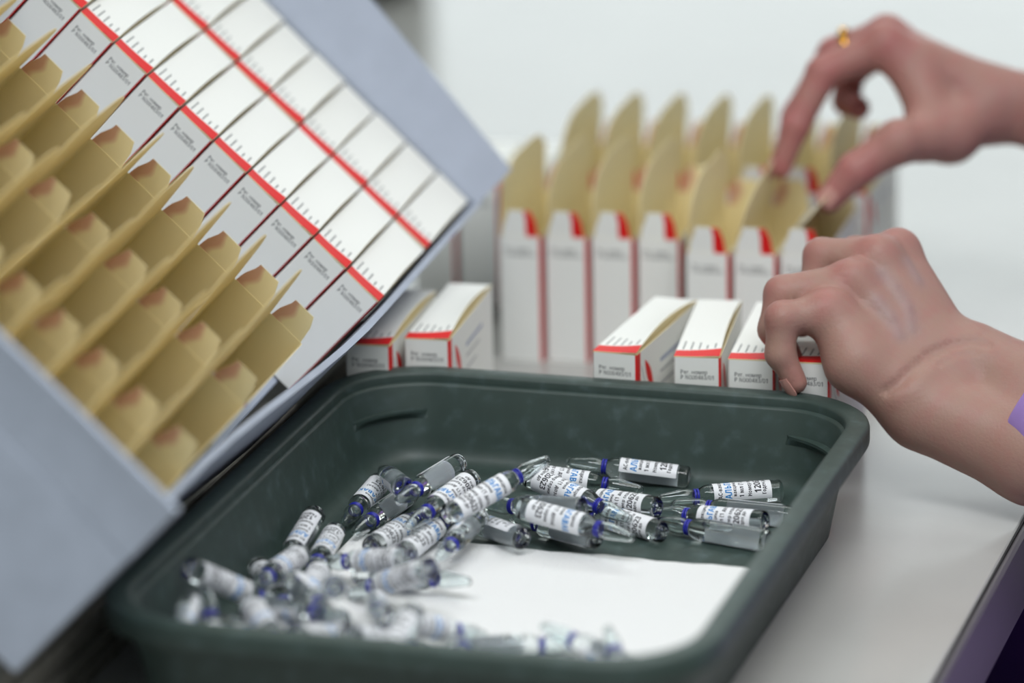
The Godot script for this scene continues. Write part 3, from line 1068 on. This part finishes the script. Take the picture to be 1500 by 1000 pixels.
# meshes the field of the bones as surface nets; lo, hi and cell in millimetres
func skin_field(st: SurfaceTool, bones: Array, carve: Array, spots: Array, lo: Vector3, hi: Vector3, cell: float, blend: Array, tone: Color, red: Color, start: int) -> int:
	var n := Vector3i(((hi - lo) / cell).ceil()) + Vector3i.ONE
	var sx := 1
	var sy := n.x
	var sz := n.x * n.y
	var total := n.x * n.y * n.z
	var groups := {}
	for b in bones:
		var g: int = b[4]
		if not groups.has(g):
			var f := PackedFloat32Array()
			f.resize(total)
			f.fill(60.0)
			groups[g] = f
		var arr: PackedFloat32Array = groups[g]
		var a: Vector3 = b[0]
		var c: Vector3 = b[1]
		var big := maxf(b[2], b[3]) + 10.0 + cell * 2.0
		var q0 := Vector3i(((a.min(c) - Vector3.ONE * big - lo) / cell).floor()).clamp(Vector3i.ZERO, n - Vector3i.ONE)
		var q1 := Vector3i(((a.max(c) + Vector3.ONE * big - lo) / cell).ceil()).clamp(Vector3i.ZERO, n - Vector3i.ONE)
		var ab := c - a
		var inv := 1.0 / maxf(ab.length_squared(), 1e-6)
		var ra: float = b[2]
		var dr: float = b[3] - b[2]
		var k: float = blend[0] if g == 0 else blend[1]
		for z in range(q0.z, q1.z + 1):
			for y in range(q0.y, q1.y + 1):
				var i := q0.x + y * sy + z * sz
				for x in range(q0.x, q1.x + 1):
					var p := lo + Vector3(x, y, z) * cell - a
					var t := clampf(p.dot(ab) * inv, 0.0, 1.0)
					var d := (p - ab * t).length() - ra - dr * t
					var e := arr[i]
					var h := maxf(k - absf(d - e), 0.0) / k
					arr[i] = minf(d, e) - h * h * k * 0.25
					i += 1
		groups[g] = arr
	var field: PackedFloat32Array
	var fingers := PackedFloat32Array()
	for g in groups:
		if g == 0: continue
		if fingers.is_empty(): fingers = groups[g].duplicate()
		else:
			var other: PackedFloat32Array = groups[g]
			for i in total:
				if other[i] < 20.0: fingers[i] = smin(fingers[i], other[i], 0.8)
	field = groups[0]
	if not fingers.is_empty():
		for i in total:
			if fingers[i] < 40.0: field[i] = smin(field[i], fingers[i], blend[2])
	# creases pressed into the surface, swellings raised from it: [points of a line, height, width]
	for c in carve:
		var line: PackedVector3Array = c[0]
		var w: float = c[2]
		var q_lo := line[0]
		var q_hi := line[0]
		for p in line:
			q_lo = q_lo.min(p)
			q_hi = q_hi.max(p)
		var q0 := Vector3i(((q_lo - Vector3.ONE * w * 2.5 - lo) / cell).floor()).clamp(Vector3i.ZERO, n - Vector3i.ONE)
		var q1 := Vector3i(((q_hi + Vector3.ONE * w * 2.5 - lo) / cell).ceil()).clamp(Vector3i.ZERO, n - Vector3i.ONE)
		for z in range(q0.z, q1.z + 1):
			for y in range(q0.y, q1.y + 1):
				for x in range(q0.x, q1.x + 1):
					var p := lo + Vector3(x, y, z) * cell
					var d := 99.0
					for k in line.size() - 1:
						var q := Geometry3D.get_closest_point_to_segment(p, line[k], line[k + 1])
						d = minf(d, p.distance_to(q))
					field[x + y * sy + z * sz] -= c[1] * exp(-d * d / (w * w))
	var ids := {}
	var count := 0
	var corner := [0, 1, sy, sy + 1, sz, sz + 1, sz + sy, sz + sy + 1]
	var edges := [[0, 1], [2, 3], [4, 5], [6, 7], [0, 2], [1, 3], [4, 6], [5, 7], [0, 4], [1, 5], [2, 6], [3, 7]]
	for z in n.z - 1:
		for y in n.y - 1:
			var i0 := y * sy + z * sz
			for x in n.x - 1:
				var i := i0 + x
				var f0 := field[i]
				if absf(f0) > cell * 2.5: continue
				var mask := 0
				for k in 8:
					if field[i + corner[k]] < 0.0: mask |= 1 << k
				if mask == 0 or mask == 255: continue
				var p := Vector3.ZERO
				var m := 0
				for ed in edges:
					if (mask >> ed[0] & 1) == (mask >> ed[1] & 1): continue
					var va := field[i + corner[ed[0]]]
					var vb := field[i + corner[ed[1]]]
					var t := va / (va - vb)
					var ca := Vector3(ed[0] & 1, ed[0] >> 1 & 1, ed[0] >> 2)
					var cb := Vector3(ed[1] & 1, ed[1] >> 1 & 1, ed[1] >> 2)
					p += ca.lerp(cb, t)
					m += 1
				p = lo + (Vector3(x, y, z) + p / m) * cell
				var gx := field[i + 1] - f0 + field[i + 1 + sy + sz] - field[i + sy + sz]
				var gy := field[i + sy] - f0 + field[i + 1 + sy + sz] - field[i + 1 + sz]
				var gz := field[i + sz] - f0 + field[i + 1 + sy + sz] - field[i + 1 + sy]
				st.set_normal(Vector3(gx, gy, gz).normalized())
				var w := 0.0
				var v := 0.0
				for s in spots:
					var g: float = exp(-p.distance_squared_to(s[0]) / (s[1] * s[1])) * s[2]
					if s[2] > 0: w = maxf(w, g)
					else: v = maxf(v, -g)
				var blotch := 0.16 * sin(p.x * 0.31 + 2.0 * sin(p.y * 0.17)) * sin(p.z * 0.27 + p.y * 0.21) + 0.10 * sin(p.x * 0.83 + p.y * 0.6) * sin(p.z * 0.71 - p.y * 0.5 + 1.0) + 0.08
				var col := tone.lerp(red, clampf(w + blotch, 0.0, 1.0)).lerp(Color(0.30, 0.235, 0.25), v)
				st.set_color(col)
				st.add_vertex(p * M)
				ids[i] = start + count
				count += 1
	for i in ids:
		var inside := field[i] < 0.0
		for ax in 3:
			var st_a: int = [sx, sy, sz][ax]
			var st_b: int = [sy, sz, sx][ax]
			var st_c: int = [sz, sx, sy][ax]
			if (field[i + st_a] < 0.0) == inside: continue
			var c0 = ids.get(i)
			var c1 = ids.get(i - st_b)
			var c2 = ids.get(i - st_b - st_c)
			var c3 = ids.get(i - st_c)
			if c1 == null or c2 == null or c3 == null: continue
			if inside:
				for k in [c0, c2, c1, c0, c3, c2]: st.add_index(k)
			else:
				for k in [c0, c1, c2, c0, c2, c3]: st.add_index(k)
	return start + count


# a finger nail: a curved plate on the back of the last joint
func nail(at: Vector3, along: Vector3, outward: Vector3, wide: float, long: float) -> ArrayMesh:
	var st := surf()
	var x := along.normalized()
	var y := (outward - x * outward.dot(x)).normalized()
	var z := x.cross(y)
	var g := []
	for r in 7:
		var f := r / 6.0
		var row := []
		for c in 7:
			var e := c / 3.0 - 1.0
			var w := wide * (0.5 if f > 0.2 else 0.42) * (1.0 if f < 0.8 else sqrt(1.0 - pow((f - 0.8) / 0.32, 2)))
			row.append(at + x * (f - 0.5) * long + z * e * w + y * (0.5 - 1.9 * e * e * 0.6 - 0.9 * f * f))
		g.append(row)
	add_sheet(st, g, 0.7, WHITE_RECT, WHITE_RECT)
	return done(st)


func _person() -> void:
	var t := thing("person", "seated person in a purple tunic, both hands reaching in to handle the boxes", "person")
	var tone := Color(0.36, 0.213, 0.172)
	var red := Color(0.385, 0.153, 0.137)
	var st := surf()
	var l_elbow := Vector3(455, 22, 66)
	var r_elbow := Vector3(450, 118, -246)
	# near hand
	var bones := hand_bones(LH, 24.5, l_elbow, 40.0)
	bones.append([LH.wr_l, LH.hyp, 16.5, 14.0, 0])
	bones.append([LH.hyp, LH.p0, 13.5, 9.5, 0])
	bones.append([LH.t0, LH.t1, 13.0, 11.0, 0])
	bones += finger_bones(LH, "i", 1, [10.0, 8.6, 7.6, 6.6])
	bones += finger_bones(LH, "m", 2, [10.2, 8.9, 8.0, 6.8])
	bones += finger_bones(LH, "r", 3, [9.8, 8.9, 7.8, 6.4])
	bones += finger_bones(LH, "p", 4, [9.2, 8.4, 7.2, 5.6])
	bones += [[LH.t1, LH.t2, 10.5, 9.2, 5], [LH.t2, LH.t3, 9.2, 7.4, 5]]
	var carve := []
	var spots := []
	for f in ["i", "m", "r", "p"]:
		var up := Vector3(-0.25, 0.75, 0.45)
		carve.append([PackedVector3Array([LH[f + "0"] + up * 7.0, LH[f + "0"] + up * 8.0]), 1.5, 7.0])
		spots.append([LH[f + "0"] + up * 9.0, 10.0, 0.65])
		spots.append([LH[f + "1"] + Vector3(-0.6, 0.5, 0.4) * 8.0, 9.0, 0.6])
		spots.append([LH[f + "3"], 9.0, 0.6])
		# tendons run back from the knuckles
		carve.append([PackedVector3Array([LH[f + "0"] + up * 9.0, LH[f + "0"].lerp(LH.wrist, 0.6) + up * 16.0]), 0.7, 3.5])
	# folds of the bent wrist, running over its back
	var fold := [Vector3(206.3, 63.5, 52.9), Vector3(212.0, 67.6, 51.5), Vector3(217.9, 73.4, 44.1), Vector3(224.0, 77.4, 33.1), Vector3(232.7, 80.4, 25.8), Vector3(242.0, 81.5, 21.5), Vector3(249.1, 80.2, 21.3)]
	carve.append([PackedVector3Array(fold), -2.0, 2.9])
	carve.append([PackedVector3Array(fold.map(func(p): return p + Vector3(5.5, -3.5, 1.0))), 0.7, 5.0])
	carve.append([PackedVector3Array([Vector3(228.1, 72.9, 36.5), Vector3(235.1, 76.4, 29.3), Vector3(244.5, 77.5, 25.3)]), -0.8, 1.9])
	# veins on the back of the hand
	for vn in [[Vector3(195.1, 100.4, 25.5), Vector3(202.5, 93.0, 28.2)], [Vector3(202.5, 93.0, 28.2), Vector3(208.0, 86.0, 32.7)], [Vector3(193.9, 110.4, 12.0), Vector3(201.3, 104.7, 14.8)], [Vector3(201.3, 104.7, 14.8), Vector3(209.3, 96.3, 20.1)], [Vector3(209.3, 96.3, 20.1), Vector3(212.6, 88.2, 27.5)], [Vector3(204.9, 112.8, -0.7), Vector3(211.2, 105.9, 4.6)]]:
		var a: Vector3 = vn[0]
		var b: Vector3 = vn[1]
		carve.append([PackedVector3Array([a, b]), 0.5, 2.4])
		for k in 5: spots.append([a.lerp(b, k / 4.0), 4.2, -0.42])
	var total := skin_field(st, bones, carve, spots, Vector3(128, 0, -60), Vector3(318, 140, 92), 1.7, [9.0, 3.0, 7.0], tone, red, 0)
	# far hand
	bones = hand_bones(RH, 17.5, r_elbow, 38.0)
	bones.append([RH.wrist, RH.t0, 16.0, 14.0, 0])
	bones.append([RH.t0, RH.t1, 14.0, 11.5, 0])
	bones.append([RH.t0, RH.i0, 12.0, 8.5, 0])
	bones.append([RH.t1.lerp(RH.t0, 0.5), RH.i0.lerp(RH.wrist, 0.35), 9.0, 9.0, 0])
	bones += finger_bones(RH, "i", 1, [10.2, 9.0, 7.8, 6.2])
	bones += finger_bones(RH, "m", 2, [10.2, 9.0, 7.8, 6.2])
	bones += finger_bones(RH, "r", 3, [9.6, 8.6, 7.6, 6.6])
	bones += finger_bones(RH, "p", 4, [8.6, 7.6, 6.8, 5.6])
	bones += [[RH.t1, RH.t2, 11.0, 9.6, 5], [RH.t2, RH.t3, 9.8, 7.4, 5]]
	carve = []
	spots = []
	for f in ["i", "m", "r", "p"]:
		carve.append([PackedVector3Array([RH[f + "0"] + Vector3(-2, 7, 3), RH[f + "0"] + Vector3(-1, 7, 3)]), 1.6, 7.0])
		for k in 4: spots.append([RH[f + str(k)], 16.0, 0.8])
	for k in [2, 3]: spots.append([RH["t%d" % k], 16.0, 0.8])
	total = skin_field(st, bones, carve, spots, Vector3(66, 74, -312), Vector3(286, 196, -148), 2.4, [9.0, 3.0, 6.0], Color(0.39, 0.205, 0.17), Color(0.42, 0.14, 0.135), total)
	# the rest of the body, out of the picture, in coarser cells
	bones = [
		[LH.fore_u, l_elbow, 24.5, 40.0, 0], [LH.fore_l, l_elbow, 24.5, 40.0, 0], [l_elbow, Vector3(470, 290, 120), 40.0, 50.0, 0],
		[RH.fore_u, r_elbow, 17.5, 38.0, 0], [RH.fore_l, r_elbow, 17.5, 38.0, 0], [r_elbow, Vector3(470, 290, -200), 38.0, 50.0, 0],
		[Vector3(470, 290, 120), Vector3(470, 290, -200), 55.0, 55.0, 0], [Vector3(470, 300, -40), Vector3(470, -220, -20), 110.0, 120.0, 0],
		[Vector3(470, -100, 40), Vector3(470, -220, 50), 110.0, 110.0, 0], [Vector3(470, -100, -90), Vector3(470, -220, -100), 110.0, 110.0, 0],
		[Vector3(465, 340, -40), Vector3(450, 420, -40), 55.0, 50.0, 0],
		[Vector3(440, 520, -40), Vector3(420, 470, -40), 88.0, 68.0, 0], [Vector3(350, 490, -40), Vector3(335, 478, -40), 10.0, 12.0, 0],
		[Vector3(450, 490, 42), Vector3(455, 515, 46), 16.0, 18.0, 0], [Vector3(450, 490, -122), Vector3(455, 515, -126), 16.0, 18.0, 0],
	]
	var face := [[PackedVector3Array([Vector3(352, 445, -60), Vector3(352, 445, -20)]), -5.0, 8.0], [PackedVector3Array([Vector3(352, 515, -66), Vector3(352, 515, -62)]), -8.0, 15.0], [PackedVector3Array([Vector3(352, 515, -18), Vector3(352, 515, -14)]), -8.0, 15.0]]
	total = skin_field(st, bones, face, [], Vector3(300, -360, -330), Vector3(620, 630, 230), 13.0, [40.0, 3.0, 6.0], tone, red, total)
	part("body", st.commit(), mat.skin, t)
	# nails
	var nails := [
		[LH.p3 + Vector3(-3.6, -2.0, 3.8), LH.p3 - LH.p2, Vector3(-0.8, 0.0, 0.75), 8.0, 9.5],
		[RH.i3 + Vector3(-5.2, 1.0, 3.2), RH.i3 - RH.i2, Vector3(-0.8, 0.2, 0.5), 8.5, 11.0],
		[RH.m3 + Vector3(-5.0, -3.5, 3.2), RH.m3 - RH.m2, Vector3(-0.8, 0.2, 0.5), 8.5, 13.0],
		[RH.t3 + Vector3(1.0, 3.2, 6.6), RH.t3 - RH.t2, Vector3(0.15, 0.45, 0.9), 9.0, 10.0],
	]
	for k in nails: part("nail", nail(k[0], k[1], k[2], k[3], k[4]), mat.nail, t)
	# ring on the far hand's middle finger
	st = surf()
	var axis: Vector3 = (RH.m1 - RH.m0).normalized()
	var side := axis.cross(Vector3.UP).normalized()
	var up := side.cross(axis)
	var rings := []
	for k in 9:
		var a := TAU * k / 8.0
		var ring := PackedVector3Array()
		for i in 28:
			var b := TAU * i / 28.0
			var r := 10.1 + 0.9 * cos(a) + (1.4 * exp(-pow(wrapf(b - 1.5, -PI, PI) / 0.5, 2)))
			ring.append((RH.m0.lerp(RH.m1, 0.72) + axis * 2.2 * sin(a) + side * r * cos(b) + up * r * sin(b)) * M)
		rings.append(ring)
	add_rings(st, rings, 0)
	part("finger_ring", done(st), mat.gold, t)
	# purple tunic with long loose sleeves, dark trousers, short hair
	st = surf()
	var c0 := Color(1, 1, 1)
	bones = [
		[Vector3(470, 285, 120), Vector3(470, 285, -200), 64.0, 64.0, 0], [Vector3(472, 290, -40), Vector3(465, -60, -20), 118.0, 132.0, 0],
		[Vector3(462, -60, 60), Vector3(452, -215, 70), 125.0, 128.0, 0], [Vector3(462, -60, -100), Vector3(452, -215, -110), 125.0, 128.0, 0],
		[Vector3(378, -105, 150), Vector3(378, -130, 20), 95.0, 97.0, 0],
		[Vector3(470, 285, 120), Vector3(458, 20, 68), 60.0, 50.0, 0], [Vector3(458, 20, 68), Vector3(348, 30, 44), 50.0, 44.0, 0],
		[Vector3(470, 285, -200), Vector3(452, 118, -246), 60.0, 50.0, 0], [Vector3(452, 118, -246), Vector3(360, 124, -245), 48.0, 40.0, 0],
	]
	skin_field(st, bones, [], [], Vector3(270, -370, -330), Vector3(640, 380, 240), 12.0, [30.0, 3.0, 6.0], c0, c0, 0)
	part("tunic", st.commit(), mat.purple_cloth, t)
	st = surf()
	add_rings(st, cuff_rings(Vector3(330, 32, 42), Vector3(282.0, 57.0, 22.0), 46.0, 38.0), 0)
	part("sleeve_cuff", done(st), mat.purple_cloth, t)
	st = surf()
	bones = [[Vector3(450, -195, 70), Vector3(140, -160, 90), 95.0, 76.0, 0], [Vector3(140, -160, 90), Vector3(170, -700, 90), 70.0, 48.0, 0], [Vector3(450, -195, -110), Vector3(140, -160, -110), 95.0, 76.0, 0], [Vector3(140, -160, -110), Vector3(170, -700, -110), 70.0, 48.0, 0], [Vector3(470, -200, -25), Vector3(470, -195, -25), 130.0, 130.0, 0]]
	skin_field(st, bones, [], [], Vector3(50, -760, -240), Vector3(620, -50, 220), 14.0, [30.0, 3.0, 6.0], c0, c0, 0)
	part("trousers", st.commit(), mat.dark_cloth, t)
	st = surf()
	bones = [[Vector3(462, 535, -40), Vector3(462, 500, -40), 92.0, 84.0, 0]]
	skin_field(st, bones, [], [], Vector3(350, 390, -150), Vector3(580, 650, 70), 10.0, [30.0, 3.0, 6.0], c0, c0, 0)
	part("hair", st.commit(), mat.hair, t)
	# the stool the person sits on
	var s := thing("stool", "round grey stool under the seated person at the table's right side", "stool", mm(490, -760, -25))
	st = surf()
	var seat := []
	for p in [[0, 300], [4, 306], [36, 306], [40, 300]]:
		var ring := PackedVector3Array()
		for i in 32: ring.append(mm(p[1] * 0.6 * cos(TAU * i / 32), 372 + p[0], -p[1] * 0.6 * sin(TAU * i / 32)))
		seat.append(ring)
	add_rings(st, seat, 0, false, true, true)
	part("seat", done(st), mat.dark_plastic, s)
	for k in 4: part("leg", box_mesh(Vector3(-12, 0, -12) + Vector3(130, 0, 0).rotated(Vector3.UP, k * PI / 2 + 0.4), Vector3(12, 373, 12) + Vector3(130, 0, 0).rotated(Vector3.UP, k * PI / 2 + 0.4), 2), mat.steel, s)


func cuff_rings(from: Vector3, to: Vector3, r0: float, r1: float) -> Array:
	var x := (to - from).normalized()
	var y := x.cross(Vector3.UP).normalized()
	var z := y.cross(x)
	var out := []
	for q in [[0.0, 0.0], [0.4, 0.0], [0.8, 0.0], [0.98, 0.0], [1.0, -0.6], [1.0, -2.2], [0.97, -2.8], [0.5, -2.8]]:
		var ring := PackedVector3Array()
		for i in 32:
			var a := TAU * i / 32
			var r: float = lerpf(r0, r1, q[0]) + q[1] + 0.7 * sin(a * 5.0 + q[0] * 4.0)
			ring.append((from.lerp(to, q[0]) + (y * cos(a) + z * sin(a)) * r) * M)
		out.append(ring)
	return out
